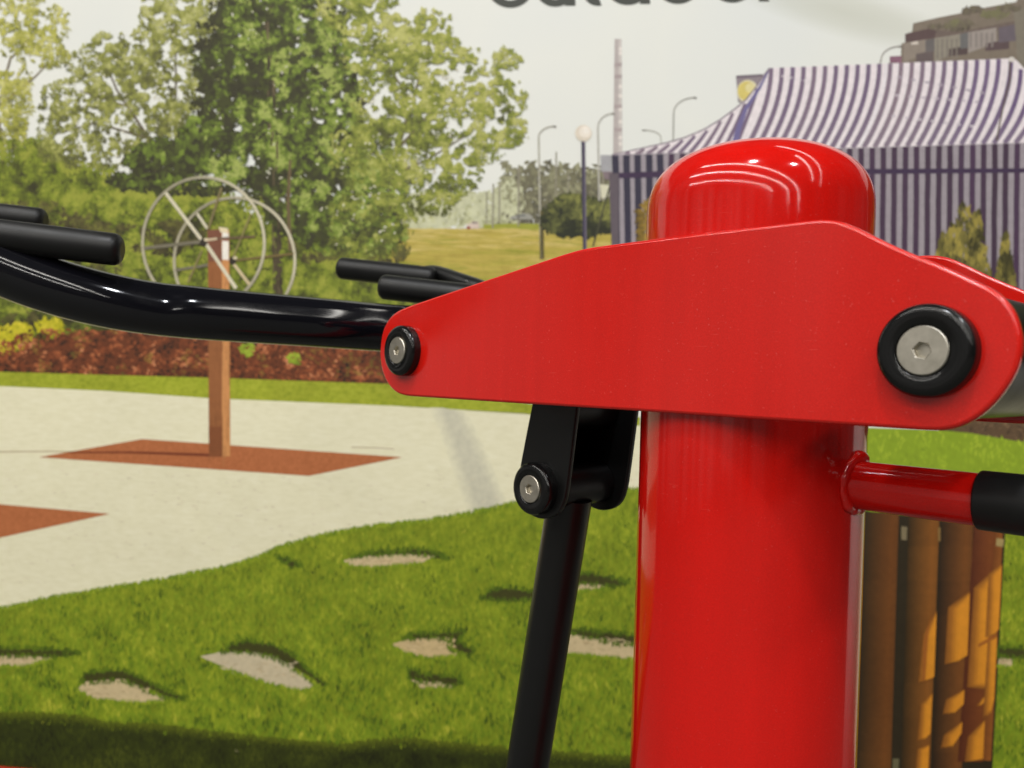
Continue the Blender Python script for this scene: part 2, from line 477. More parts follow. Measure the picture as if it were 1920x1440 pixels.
def area(name, pts, layer, mat, parent=None):
    s = Sheet(layer); s.add(pts, (255, 255, 255)); return s.build(name, mat, parent or B)
def fb(x, y, sc_, seed=0): return noise.noise(Vector((x/sc_, y/sc_, seed*7.31)))   # about -0.6..0.6

# ---- cloth itself: carries the sky; a real sheet with thickness
corn = [bl(-520, -420), bl(2600, -420)]
x0, x1 = bl(-900, 700)[0], bl(3500, 700)[0]
zt = bl(960, -430)[1]
gv = [(x0, 0, 0.012), (x1, 0, 0.012), (x1, 0, zt), (x0, 0, zt), (x0, 0.012, 0.012), (x1, 0.012, 0.012), (x1, 0.012, zt), (x0, 0.012, zt)]
mesh('banner_cloth', gv, [(0, 1, 2, 3), (4, 5, 6, 7), (0, 1, 5, 4), (1, 2, 6, 5), (2, 3, 7, 6), (3, 0, 4, 7)], SKY, B, smooth=False)
RAIL = paint('red_foot_rail_paint', (0.50, 0.03, 0.008), 0.4)
for (za, zb, yy, mat_, nm) in ((0.0, None, 0.014, RAIL, 'foot_rail'),):
    g = Geo()
    zl = max(0.012, bl(0, 1437)[1])
    g.ring_strip([[Vector((x, -yy, 0.004)), Vector((x, -yy, zl)), Vector((x, -.0005, zl)), Vector((x, -.0005, 0.004))] for x in (x0, x1)])
    g.build(nm, mat_, B)
PANEL, nt_, bs_ = new_mat('white_panel'); bs_.inputs['Base Color'].default_value = (.72, .71, .68, 1); bs_.inputs['Roughness'].default_value = .6
lx = lambda w: ((w-BO).dot(BX), (w-BO).dot(BN))
q0, q1 = lx(Vector((2.25, .95, 0))), lx(Vector((2.25, 2.12, 0)))
g = Geo(); g.ring_strip([[Vector((q0[0]+dx, q0[1], z)) for dx, z in ((0, .004), (0, 1.22), (.04, 1.22), (.04, .004))], [Vector((q1[0]+dx, q1[1], z)) for dx, z in ((0, .004), (0, 1.22), (.04, 1.22), (.04, .004))]])
g.build('added_reflector', PANEL, B)  # unseen white panel, added to give the post edge its pale reflection
PXL, PXR = -880, 3480

# ---- distant wood, haze
s = Sheet(2)
def foliage(s, clumps, pal, size, dens=1.0, seed=1, nsc=38, contrast=0.9, jit=0.22, top=0.18, aspect=0.5, thick=3.2e-4, ragged=0.3, hole=None, hsc=15):
    r = random.Random(seed)
    for (cx, cy, rx, ry, n, tone) in clumps:
        for _ in range(int(n*dens)):
            a = r.uniform(0, 2*math.pi); q = math.sqrt(r.random())
            q *= 1+ragged*(fb(cx+math.cos(a)*90, cy+math.sin(a)*90, 26, seed))
            x = cx+rx*q*math.cos(a); y = cy+ry*q*math.sin(a)
            if hole is not None and fb(x, y, hsc, seed+5)+.5*fb(x, y, hsc*2.6, seed+6) < hole+.55*max(0, q-.75)+r.gauss(0, .05): continue
            nn = fb(x, y, nsc, seed)*0.75+fb(x, y, nsc*0.36, seed+3)*0.55
            t = 0.5+tone+contrast*nn+r.gauss(0, jit)-top*((y-cy)/max(ry, 1))  # last term inks clump tops lighter, as lit from above
            L = size*r.uniform(0.6, 1.35)
            s.leaf(x, y, r.uniform(0, math.pi), L, L*aspect*r.uniform(0.7, 1.3), ramp(pal, t), r.random()*thick*(0.4+0.6*min(max(t, 0), 1)))
rw = random.Random(8)
foliage(s, [(x, 372+rw.uniform(-4, 4), 17, 62+rw.uniform(-7, 7), 130, (-.05 if x > 975 else .25)+rw.uniform(-.12, .12)) for x in range(952, 1260, 13)],
        [(86, 82, 70), (100, 96, 78), (120, 116, 90), (152, 150, 118)], 7, seed=3, contrast=.5)
foliage(s, [(905, 395, 60, 34, 360, .5), (955, 380, 26, 44, 220, .42)], [(112, 112, 84), (142, 142, 104), (172, 172, 134), (194, 194, 160)], 7, seed=5, contrast=.5)
foliage(s, [(820, 395, 90, 35, 420, .5), (780, 410, 60, 26, 240, .3)], [(128, 130, 90), (160, 160, 112), (188, 188, 142), (200, 200, 166)], 9, seed=4, contrast=.5)
s.build('printed_wood', INK_LEAF, B)

# ---- meadow
area('printed_meadow', [(640, 440), (760, 430), (900, 428), (960, 425), (1180, 428), (1300, 430), (1300, 640), (640, 640)], 4, MEADOW)
s = Sheet(5)
s.add([(905, 421), (960, 419), (1060, 420), (1040, 432), (910, 432)], (150, 152, 58))
for k in range(500):
    y = 430+130*rnd.random()**1.2; x = rnd.uniform(690, 1250)
    band = fb(x*0.25, y*3.2, 60, 5)
    c = ramp([(140, 140, 50), (168, 158, 66), (190, 170, 84), (198, 178, 104)], 0.5+band*1.1+rnd.gauss(0, .12)-(0.25 if y > 490 else 0))
    s.leaf(x, y, rnd.gauss(0.02, .05), rnd.uniform(12, 40), rnd.uniform(.8, 2.4), c, rnd.random()*2e-4)
s.build('printed_meadow_grass', INK, B)

# ---- far cars
s = Sheet(6)
s.add([(875, 429), (876, 420), (882, 419), (885, 415), (895, 415), (898, 419), (899, 429)], (205, 186, 172)); s.add([(875, 430), (875, 425), (882, 425), (882, 430)], (140, 70, 55)); s.add([(884, 419), (886, 416), (894, 416), (896, 419)], (120, 110, 105))
s.build('printed_car', INK, B)
s = Sheet(6)
s.add([(954, 411), (960, 405), (972, 403), (980, 400), (992, 401), (1000, 408), (998, 412)], (150, 148, 138)); s.add([(966, 405), (975, 402), (984, 402), (985, 406)], (112, 112, 108))
s.build('printed_car', INK, B)

# ---- chimney stack
s = Sheet(3)
s.add([(1152.5, 73), (1165.5, 73), (1167, 290), (1149.5, 290)], (178, 168, 164)); s.add([(1160, 73), (1165.5, 73), (1167, 290), (1160, 290)], (196, 188, 182))
for y in (92, 100, 162, 180, 205, 228, 258, 270): s.disc(1163, y, 3.4, 4, (222, 214, 206), 10)
for y in (118, 140, 196, 240): s.add([(1152, y), (1166, y), (1166, y+7), (1151, y+7)], (166, 152, 150))
s.build('printed_chimney', INK, B)

# ---- street lamps (poles with bent arms) and thin far poles
def arm(x0, y0, x1, y1, n=9):
    return [(x0+(x1-x0)*(1-math.cos(math.pi/2*k/n)), y0+(y1-y0)*math.sin(math.pi/2*k/n)) for k in range(n+1)]
def lamp(base, top, tip, w, col, layer=6):
    s = Sheet(layer)
    s.stroke([base, top], w, col)
    s.stroke(arm(top[0], top[1], tip[0], tip[1]), w*0.8, mix(col, (150, 145, 135), .3))
    s.stroke([(tip[0]-3, tip[1]), (tip[0]+3, tip[1]+1)], w*1.1, mix(col, (100, 95, 90), .5))
    return s.build('printed_street_lamp', INK, B)
lamp((1014, 486), (1010, 258), (1040, 237), 3.4, (172, 168, 152))
lamp((1124, 400), (1121, 240), (1150, 213), 3.4, (178, 174, 164))
lamp((1262, 268), (1263, 212), (1303, 183), 3.2, (170, 168, 160))
lamp((1240, 272), (1239, 258), (1207, 244), 2.4, (180, 178, 168))
lamp((1650, 118), (1652, 112), (1688, 87), 2.8, (150, 142, 138))
for x, yt, yb, w in ((925, 345, 428, 3), (937, 340, 417, 3), (973, 310, 424, 3.4), (913, 360, 420, 2.4), (1043, 285, 370, 2.6), (1066, 320, 366, 2.2), (1131, 300, 386, 3), (1028, 380, 405, 1.8)):
    s = Sheet(6); s.stroke([(x-1, yb), (x, yt)], w, lambda t: mix((142, 136, 118), (176, 172, 158), t)); s.build('printed_pole', INK, B)
s = Sheet(7); s.stroke([(1018, 486), (1017, 395)], 5, lambda t: (92, 84, 50) if t < .6 else (176, 166, 132)); s.stroke([(1013.5, 486), (1014, 395)], 3, (96, 88, 58)); s.build('printed_stake', INK, B)

# ---- dark bush on the meadow
s = Sheet(7)
foliage(s, [(1085, 405, 66, 38, 700, -.25), (1075, 388, 44, 24, 240, .1), (1120, 420, 36, 22, 220, -.3), (1128, 396, 22, 20, 120, .3), (1060, 425, 40, 14, 120, -.3)],
        [(46, 48, 34), (66, 68, 40), (92, 94, 52), (130, 130, 68)], 7, seed=9)
s.build('printed_bush', INK_LEAF, B)

# ---- signs by the tent
s = Sheet(7)
s.add([(1126, 291), (1150, 291), (1150, 322), (1127, 322)], (160, 158, 160)); s.add([(1130, 322), (1150, 322), (1150, 338), (1134, 336)], (128, 112, 116))
s.build('printed_notice_board', INK, B)
s = Sheet(7)
s.add([(1125, 346), (1144, 347), (1142, 368), (1137, 372), (1127, 371)], (206, 202, 176)); s.stroke([(1132, 400), (1133, 371)], 3, (170, 166, 150)); s.build('printed_sign', INK, B)
s = Sheet(8); s.stroke([(1112, 462), (1146, 340)], 3.2, (72, 70, 52)); s.build('printed_guy_rope', INK, B)

# ---- globe lamp
s = Sheet(8)
s.stroke([(1096.5, 470), (1093.5, 262)], 7.2, (66, 60, 78)); s.stroke([(1099, 470), (1096, 262)], 2.4, (112, 104, 118))
s.disc(1094, 250, 15.5, 15.5, (214, 202, 184)); s.disc(1097, 247, 11, 11, (228, 218, 204)); s.disc(1099, 245, 6, 6, (236, 228, 216))
s.build('printed_globe_lamp', INK, B)

# ---- apartment building at upper right
s = Sheet(5)
s.add([(1686, 200), (1690, 82), (1697, 80), (1697, 64), (1710, 60), (1712, 44), (1760, 33), (1806, 24), (1850, 14), (1905, 4), (1912, -12), (2050, -40), (2080, 300), (1900, 300)], (124, 112, 98))
s.add([(1697, 80), (1697, 64), (1740, 54), (1756, 57), (1752, 72)], (92, 74, 72))
s.add([(1752, 72), (1756, 56), (1800, 60), (1880, 44), (1925, 34), (1925, 52), (1800, 66)], (110, 96, 88))
for q, c in (([(1694, 82), (1735, 74), (1735, 100), (1694, 118)], (140, 128, 116)), ([(1717, 102), (1750, 94), (1750, 116), (1717, 118)], (100, 88, 86)),
             ([(1752, 72), (1800, 64), (1800, 92), (1752, 118)], (142, 134, 120)), ([(1779, 92), (1814, 86), (1814, 102), (1779, 106)], (84, 70, 68)),
             ([(1815, 61), (1868, 52), (1868, 80), (1815, 100)], (152, 142, 134)), ([(1847, 82), (1892, 74), (1892, 92), (1847, 96)], (92, 76, 76)),
             ([(1735, 76), (1752, 72), (1752, 96), (1735, 98)], (104, 98, 96)), ([(1800, 64), (1815, 61), (1815, 90), (1800, 92)], (106, 104, 102)),
             ([(1872, 52), (1912, 44), (1912, 76), (1872, 80)], (104, 94, 100)), ([(1900, 20), (1990, 0), (1990, 240), (1908, 120)], (126, 118, 104))):
    s.add(q, c)
for x in range(1756, 1800, 9): s.add([(x, 74), (x+3, 73), (x+3, 110), (x, 110)], (122, 114, 104))
for x in range(1818, 1868, 10): s.add([(x, 62), (x+4, 61), (x+4, 88), (x, 90)], (132, 122, 116))
s.add([(1708, 80), (1720, 77), (1722, 83), (1708, 84)], (206, 194, 182)); s.add([(1668, 106), (1690, 105), (1690, 118), (1668, 118)], (134, 96, 112))
s.build('printed_apartment_building', INK, B)
s = Sheet(6)
foliage(s, [(1862, 28, 26, 6, 60, .3), (1890, 16, 26, 5, 40, 0), (1770, 50, 30, 4, 30, .1), (1830, 18, 14, 6, 30, -.2), (1810, 22, 8, 5, 16, -.3), (1800, 48, 24, 10, 70, .2)],
        [(96, 86, 74), (108, 98, 84), (116, 108, 88), (120, 116, 84)], 6, seed=21)
s.build('printed_roof_garden', INK_LEAF, B)

# ---- yellow globe and box behind the tent
s = Sheet(6); s.add([(1380, 142), (1430, 139), (1430, 190), (1384, 192)], (140, 128, 132)); s.add([(1380, 142), (1430, 139), (1430, 144), (1380, 147)], (112, 100, 108)); s.build('printed_junction_box', INK, B)
s = Sheet(7); s.disc(1402, 172, 20, 22, (214, 204, 168)); s.disc(1400, 171, 17, 18, (208, 190, 108)); s.disc(1406, 165, 9, 9, (216, 204, 148)); s.build('printed_globe_lamp', INK, B)

# ---- striped tent
tent = Sheet(9)
hip = [(1147, 291), (1200, 279), (1250, 268), (1285, 258), (1320, 243), (1350, 225), (1380, 203), (1400, 186), (1418, 163), (1432, 142), (1443, 128)]
def eave(x): return 291-(x-1150)*0.030
def ridge(x): return 128-(x-1443)*0.039
def hipy(x):
    for (a, b), (c, d_) in zip(hip, hip[1:]):
        if a <= x <= c: return b+(d_-b)*(x-a)/(c-a)
    return 291 if x < 1147 else 128
roofpoly = hip+[(1500, 125.8), (1700, 118), (1893, 110), (1899, 109), (1906, 114), (1940, 150), (2100, 240), (2100, 262), (1920, 268), (1620, 277), (1300, 286.5), (1150, 292)]
tent.add(roofpoly, (226, 216, 217))
def roof_top(xe):
    if xe+50 >= 1443: return (xe+50, ridge(xe+50))
    x = xe+16+(xe-1150)/245*34
    return (x, hipy(x))
TS = 20.3
for i in range(60):
    xe = 1152+i*TS
    if xe > 2060: break
    wv = fb(xe, 0, 70, 2)
    tx, ty = roof_top(xe)
    if tx > 1890: tx = 1893+(tx-1890)*0.9; ty = 112+(tx-1893)*0.9
    ey = eave(xe); pts = []
    for k in range(13):
        t = k/12
        y = ty+(ey-ty)*t
        sh = 1-(1-t)**1.0
        x = tx+(xe-tx)*(t**(1.9 if xe > 1393 else 1.15))
        pts.append((x, y))
    if xe <= 1393: pts = [p for p in pts if p[0] < 1147 or p[1] >= hipy(p[0])+3] or pts[-2:]
    base_ = mix((136, 118, 128), (110, 92, 118), .5+.8*fb(xe, 9, 60, 8))
    if xe > 1780: base_ = mix(base_, (92, 70, 126), .35)
    tent.stroke(pts, [8.4, 9.6] if xe > 1393 else [6, 8], lambda t, b=base_: mix(b, (134, 120, 134), max(0, t-.45)*1.2))
# folds pressed across the cloth
for (ax, ay, bx, by, c) in ((1670, 140, 1850, 174, (168, 156, 166)), (1666, 176, 1840, 190, (190, 178, 186)), (1660, 214, 1830, 236, (196, 186, 192)), (1462, 140, 1520, 152, (214, 206, 208))):
    n = 14
    for k in range(n):
        if k % 2 == 0: continue
        f0, f1 = k/n, (k+.6)/n
        tent.add([(ax+(bx-ax)*f0, ay+(by-ay)*f0), (ax+(bx-ax)*f1, ay+(by-ay)*f1), (ax+(bx-ax)*f1-1, ay+(by-ay)*f1+4), (ax+(bx-ax)*f0-1, ay+(by-ay)*f0+4)], c)
tent.stroke([(1440, 134), (1424, 165), (1398, 205), (1385, 240), (1378, 268)], [3, 12], (112, 104, 146))
tent.stroke([(1893, 116), (1893, 150), (1880, 200), (1868, 264)], [3, 3], (96, 84, 66))
tent.stroke([(1662, 120), (1656, 160), (1640, 215), (1612, 274)], [3, 5], (226, 220, 222))
tent.stroke(hip, [2.2, 3], (128, 114, 126))
tent.disc(1896, 112, 6, 5, (208, 200, 192))
tent_o = tent.build('printed_tent', INK, B)
wall = Sheet(10)
def ws(x): return 291-(x-1150)*0.030
wall.add([(1149, 290), (1620, 277), (1920, 268), (2100, 264), (2100, 620), (1160, 620)], (152, 143, 148))
for i in range(60):
    x = 1154+i*20.9
    if x > 2080: break
    lf = 0 if x > 1240 else 1
    top_, dx = ws(x)+1, (6 if x < 1240 else -3)
    w0 = 12.5 if x < 1240 else 10.6
    j = fb(x, 3, 20, 4)*1.6
    c = mix((76, 54, 78), (66, 50, 64), .5+fb(x, 1, 30, 6))
    if x < 1240: c = (54, 50, 66)
    n = 10
    pts = [(x+j+dx*k/n+1.1*fb(x, k*30, 26, 7), top_+(620-top_)*k/n) for k in range(n+1)]
    wall.stroke(pts, w0, c)
wall.add([(1146, 291+34), (1240, 288+33), (1620, 277+40), (1920, 268+48), (2100, 264+52), (2100, 264+61), (1920, 268+56), (1620, 277+50), (1240, 288+45), (1146, 291+44)], (64, 48, 72))
wall.add([(1142, 325), (1160, 325), (1160, 620), (1164, 620), (1152, 620)], (96, 86, 92))
wall.build('tent_wall', INK, tent_o)

# ---- small pine and shrubs in front of the tent wall
s = Sheet(13)
r_ = random.Random(31)
for (cx, yt, yb, hw) in ((1808, 384, 540, 46), (1830, 398, 540, 30), (1770, 440, 540, 30), (1884, 440, 540, 20), (1790, 420, 545, 40)):
    for _ in range(260):
        t = r_.random()**.7; y = yt+(yb-yt)*t; x = cx+r_.uniform(-1, 1)*hw*(0.18+0.82*t)
        col = ramp([(64, 60, 32), (92, 86, 42), (126, 116, 58), (158, 142, 66)], .45+fb(x, y, 22, 2)*1.2+r_.gauss(0, .18))
        s.leaf(x, y, math.pi/2+r_.gauss(0, .35), r_.uniform(6, 13), r_.uniform(2, 4.5), col, r_.random()*3e-4)
s.build('printed_pine', INK_LEAF, B)
s = Sheet(13)
foliage(s, [(1212, 420, 18, 40, 160, .1), (1224, 400, 10, 26, 60, .3)], [(96, 78, 36), (134, 108, 44), (160, 130, 60)], 7, seed=6)
s.build('printed_shrub', INK_LEAF, B)

# ---- hedge and planting on the left
s = Sheet(11)
HP = [(58, 56, 34), (76, 80, 36), (102, 112, 38), (124, 136, 44), (150, 154, 60)]
s.add([(PXL, 350), (0, 330), (60, 262), (120, 300), (200, 330), (350, 330), (500, 420), (640, 440), (720, 500), (790, 545), (800, 690), (PXL, 690)], (70, 74, 32))
foliage(s, [(40, 320, 90, 60, 900, .02), (130, 350, 120, 44, 900, .1), (300, 372, 130, 30, 900, .28), (200, 390, 150, 40, 1100, .12), (90, 390, 110, 40, 700, -.05),
            (330, 420, 110, 44, 600, -.28), (160, 430, 130, 44, 700, -.34), (60, 460, 90, 50, 500, -.2), (230, 470, 130, 40, 700, .12), (480, 420, 110, 50, 800, .02),
            (330, 500, 150, 44, 1100, .22), (500, 500, 110, 60, 1100, .1), (640, 510, 110, 50, 1200, .22), (600, 560, 140, 36, 800, .0), (720, 540, 90, 40, 600, .1),
            (60, 560, 120, 60, 800, -.05), (70, 620, 100, 50, 700, -.1), (-150, 420, 200, 120, 1200, 0), (-160, 580, 200, 90, 900, 0)],
        HP, 4.7, seed=14, dens=1.8, nsc=40, contrast=1.0, jit=.14)
foliage(s, [(2240, 560, 240, 260, 1500, -.15), (2700, 560, 320, 260, 1500, -.2), (3200, 560, 300, 260, 1400, -.2)], HP, 14, seed=77)
s.add([(2100, -40), (3480, -60), (3480, 900), (2100, 870)], (56, 58, 30), 0)  # unseen dark stretch on the right, added for the barrel's reflection
s.build('printed_hedge', INK_LEAF, B)
hedge = bpy.data.objects['printed_hedge']
s = Sheet(13)
foliage(s, [(150, 425, 90, 26, 420, -.1), (60, 395, 70, 18, 200, .1), (330, 440, 60, 26, 420, -.2), (300, 462, 50, 20, 200, -.1), (660, 430, 90, 40, 700, 0), (600, 470, 60, 22, 200, .1), (720, 475, 50, 20, 200, .1), (170, 500, 60, 14, 120, .1), (20, 470, 60, 40, 300, .05), (60, 600, 60, 14, 90, .0)],
        [(62, 56, 36), (80, 74, 44), (96, 92, 50), (112, 112, 50)], 6, seed=61, contrast=.6, hole=-.1, hsc=20)
s.build('hedge_shade', INK_LEAF, hedge)  # shaded parts of the hedge, inked as darker leaves
s = Sheet(14)
foliage(s, [(25, 632, 34, 26, 120, 0), (10, 650, 26, 18, 70, 0), (95, 612, 24, 18, 80, -.05), (48, 620, 14, 14, 40, .1)], [(150, 150, 30), (186, 176, 36), (208, 194, 58)], 7, seed=15, contrast=.5)
s.build('printed_flowers', INK_LEAF, B)

# ---- trees
LT = [(108, 108, 52), (140, 141, 60), (165, 164, 74), (184, 181, 92), (200, 196, 126)]
OT = [(88, 88, 50), (110, 112, 56), (134, 137, 64), (158, 159, 86), (180, 179, 118)]
DT = [(56, 54, 36), (70, 74, 38), (92, 106, 42), (118, 138, 50), (158, 168, 88)]
RT = [(80, 82, 42), (106, 114, 48), (132, 140, 56), (158, 160, 76), (182, 181, 108)]
def tree(clumps, pal, size, seed, layer, trunk=(), backing=(), back_col=(60, 58, 40), flecks=0.045, **kw):
    s = Sheet(layer)
    r = random.Random(seed+100)
    for (cx, cy, rx, ry, n) in backing:
        for _ in range(n):
            a = r.uniform(0, 6.283); q = math.sqrt(r.random())
            s.leaf(cx+rx*q*math.cos(a), cy+ry*q*math.sin(a), r.uniform(0, 3.14), r.uniform(10, 20), r.uniform(7, 13), mix(back_col, (70, 74, 36), r.random()), r.random()*1e-4)
    foliage(s, clumps, pal, size, seed=seed, thick=4.6e-4, **kw)
    for (cx, cy, rx, ry, n, tone) in clumps:
        for _ in range(int(n*flecks)):
            a = r.uniform(0, 6.283); q = math.sqrt(r.random())*.95; x = cx+rx*q*math.cos(a); y = cy+ry*q*math.sin(a)
            if fb(x, y, 40, seed+9) < -.02: continue
            s.leaf(x, y, r.uniform(0, 3.14), r.uniform(1.6, 4.6), r.uniform(.9, 2.2), mix((206, 200, 176), (226, 222, 204), r.random()), 4.7e-4+r.random()*5e-5)
    o = s.build('printed_tree', INK_LEAF, B)
    if trunk:
        t = Sheet(layer-0.5)
        for pts, w, c in trunk:
            t.stroke(pts, w, c)
            if w[0] > 12:
                for _ in range(90):
                    f_ = r.random()*(len(pts)-1.01); i_ = int(f_); g_ = f_-i_
                    x = pts[i_][0]+(pts[i_+1][0]-pts[i_][0])*g_+r.uniform(-.46, .4)*w[0]; y = pts[i_][1]+(pts[i_+1][1]-pts[i_][1])*g_
                    t.stroke([(x, y), (x+r.uniform(-1, 1), y-r.uniform(10, 34))], r.uniform(1.5, 4), mix(c, (118, 104, 76) if r.random() < .5 else (50, 44, 32), r.uniform(.2, .8)))
                for _ in range(60):
                    x = pts[0][0]+r.uniform(-16, 16); y = r.uniform(430, 560)
                    if abs(x-pts[0][0]) > 4: t.leaf(x, y, r.uniform(0, 3.1), r.uniform(3, 7), r.uniform(2, 3.5), ramp(HP, r.uniform(.3, .9)), 4e-4+r.random()*1e-4)
        t.build('trunk', INK, o)
    return o
tree([(40, 40, 90, 52, 420, .1), (10, 90, 70, 40, 240, .05), (95, 105, 42, 26, 120, .1), (0, 20, 90, 60, 260, .1), (22, 150, 44, 28, 120, 0), (30, 190, 34, 60, 170, .05), (14, 240, 40, 50, 220, 0), (-120, 100, 130, 160, 900, 0), (100, 60, 30, 20, 50, .1)],
     LT, 3.9, 41, 10, dens=2.7, jit=.13, hole=-.20, hsc=15, aspect=.42, trunk=[([(10, 330), (-5, 200), (20, 110), (70, 60)], [6, 2], (110, 96, 70)), ([(-5, 200), (60, 150), (90, 120)], [4, 1.5], (120, 104, 76))], nsc=26, contrast=.8)
tree([(215, 130, 90, 62, 560, -.02), (150, 190, 70, 50, 360, 0), (110, 240, 40, 60, 300, -.05), (330, 50, 70, 56, 480, .1), (290, 120, 110, 70, 700, -.05), (240, 220, 120, 60, 760, -.1),
      (180, 285, 120, 34, 480, -.05), (340, 200, 90, 80, 620, -.12), (195, 78, 24, 18, 60, .1), (300, 290, 90, 30, 260, -.2), (320, 10, 60, 40, 260, .2), (400, 30, 60, 50, 320, .15)],
     OT, 3.8, 42, 12, dens=2.8, jit=.13, hole=-.22, hsc=13, aspect=.42, trunk=[([(300, 350), (280, 260), (220, 170), (190, 100)], [7, 2], (92, 82, 62)), ([(280, 260), (180, 230), (110, 250)], [4, 1.5], (98, 88, 66)), ([(290, 300), (330, 180), (330, 60)], [5, 2], (96, 86, 64)), ([(240, 200), (150, 170)], [3, 1.5], (104, 92, 70))], nsc=24, contrast=.9)
# dark hollow beside the trees
s = Sheet(13.5)
foliage(s, [(320, 300, 80, 40, 700, -.4), (260, 340, 60, 16, 160, -.4), (390, 270, 60, 50, 500, -.35), (350, 350, 100, 16, 180, -.3)], DT, 8, seed=51, contrast=.35)
s.build('printed_thicket', INK_LEAF, B)
tree([(540, 20, 130, 60, 900, .05), (450, 70, 80, 70, 500, -.35), (560, 90, 110, 70, 800, .1), (430, 120, 70, 60, 420, -.5), (500, 160, 90, 80, 620, -.25), (610, 160, 90, 80, 800, .12),
      (450, 220, 80, 70, 480, -.25), (500, 250, 60, 70, 520, .12), (590, 260, 90, 80, 800, .0), (520, 330, 80, 60, 480, -.35), (610, 350, 110, 80, 1000, .05), (640, 420, 100, 54, 800, .0), (480, 300, 50, 40, 260, -.2),
      (560, 400, 60, 60, 420, -.3), (690, 330, 80, 70, 700, .1), (690, 440, 70, 40, 420, -.15), (420, 320, 46, 26, 200, .35)],
     DT, 4.5, 43, 15, flecks=.015, dens=2.2, trunk=[([(522, 560), (520, 420), (512, 260), (505, 100), (510, -60)], [19, 12], (76, 66, 48)), ([(545, 470), (541, 380), (545, 300)], [8, 5], (104, 88, 62))],
     backing=[(520, 60, 130, 80, 160), (470, 160, 100, 110, 200), (570, 200, 110, 110, 220), (600, 340, 130, 100, 300), (650, 420, 100, 50, 120)], nsc=30, contrast=1.2, jit=.15, top=.05, hole=-.30, hsc=20, aspect=.45)
tree([(700, 40, 60, 60, 420, .05), (650, 20, 60, 40, 300, .1), (720, 90, 90, 60, 620, .1), (812, 50, 36, 36, 260, .2), (790, 90, 70, 40, 360, .15), (850, 120, 70, 36, 360, .15), (760, 150, 90, 60, 600, .0),
      (860, 165, 100, 44, 520, .15), (940, 110, 34, 22, 110, .1), (930, 190, 54, 46, 360, .15), (820, 220, 110, 50, 620, .05), (930, 250, 60, 30, 260, .2), (740, 230, 90, 60, 620, -.1), (700, 290, 80, 70, 660, -.1),
      (800, 290, 90, 46, 420, .05), (850, 330, 60, 40, 300, .1), (760, 350, 80, 46, 420, -.05), (820, 380, 40, 26, 140, .1), (700, 410, 80, 56, 560, -.15), (680, 460, 70, 30, 260, -.1), (970, 240, 26, 20, 60, .3), (880, 290, 60, 26, 160, .2)],
     RT, 3.9, 44, 15.8, dens=2.9, hole=-.20, hsc=13, aspect=.42, trunk=[([(720, 470), (740, 300), (780, 170), (810, 60)], [9, 2], (92, 84, 56)), ([(745, 280), (820, 200), (920, 170)], [5, 1.5], (104, 96, 66)), ([(735, 330), (800, 300), (880, 250)], [4, 1.5], (110, 100, 70)), ([(770, 190), (720, 110), (710, 40)], [4, 1.5], (100, 92, 62))], nsc=32, contrast=.8, jit=.13)

# ---- mulch bed
s = Sheet(16)
s.add([(PXL, 640), (0, 672), (60, 650), (140, 622), (250, 618), (340, 628), (560, 640), (720, 650), (800, 660), (800, 735), (735, 722), (390, 710), (0, 699), (PXL, 690)], (92, 52, 34))
s.add([(1780, 745), (2100, 745), (2100, 850), (1900, 828), (1820, 812), (1760, 806)], (84, 68, 52))
for k in range(3600):
    if k < 3200:
        x = rnd.uniform(-300, 790); yt = 618+max(0, 60-x)*.45 if x < 160 else 616+(x-200)*.06; y = rnd.uniform(yt, 699+max(x, 0)*.031)
        dark_ = .18 if y > 690+x*.03 else 0
        c = ramp([(44, 32, 26), (84, 46, 30), (118, 64, 40), (146, 86, 56), (176, 120, 88)], .42+fb(x, y, 30, 3)*.7+rnd.gauss(0, .2)-dark_)
        if fb(x, y, 44, 12) > .22 and rnd.random() < .45: c = mix(c, (112, 100, 44), .6)
    else:
        x = rnd.uniform(1780, 2050); y = rnd.uniform(750, 815+(x-1780)*.16)
        c = ramp([(56, 46, 36), (88, 72, 56), (118, 98, 78)], .4+rnd.gauss(0, .25))
    s.leaf(x, y, rnd.gauss(0, .7), rnd.uniform(3, 7), rnd.uniform(1.6, 3.4), c, 1e-4+rnd.random()*3e-4)
s.build('printed_mulch', INK, B)
s = Sheet(17.2)
for cl in ([(464, 656, 14, 12, 46, .1), (470, 640, 8, 5, 12, 0)], [(552, 673, 12, 11, 40, .1)]):
  s = Sheet(17.2)
  foliage(s, cl, [(92, 112, 36), (128, 152, 44), (160, 176, 70)], 5, seed=18, contrast=.5)
  s.build('printed_seedling', INK_LEAF, B)

# ---- grass strip along the path
strip_top = [(PXL, 688), (0, 697), (200, 703), (390, 708), (735, 720), (900, 745), (1200, 782)]
strip_bot = [(1200, 800), (980, 775), (740, 761), (400, 747), (200, 733), (0, 724), (PXL, 712)]
area('printed_grass_strip', strip_top+strip_bot, 18, STRIP)
s = Sheet(18)
s.add([(1560, 800), (1760, 806), (1820, 812), (1900, 826), (2100, 846), (2100, 1000), (1560, 1000)], (120, 146, 38))
for k in range(900):
    x = rnd.uniform(1570, 2060); y = rnd.uniform(806+max(0, x-1760)*.13, 990)
    s.leaf(x, y, math.pi/2+rnd.gauss(0, .4), rnd.uniform(4, 8), rnd.uniform(1.5, 3), ramp([(72, 92, 26), (104, 128, 34), (132, 158, 42), (146, 168, 52)], .75-(y-840)/130*.7+fb(x, y, 40, 5)*.4+rnd.gauss(0, .08)), rnd.random()*3e-4+1e-5)
s.build('printed_lawn_edge', INK, B)

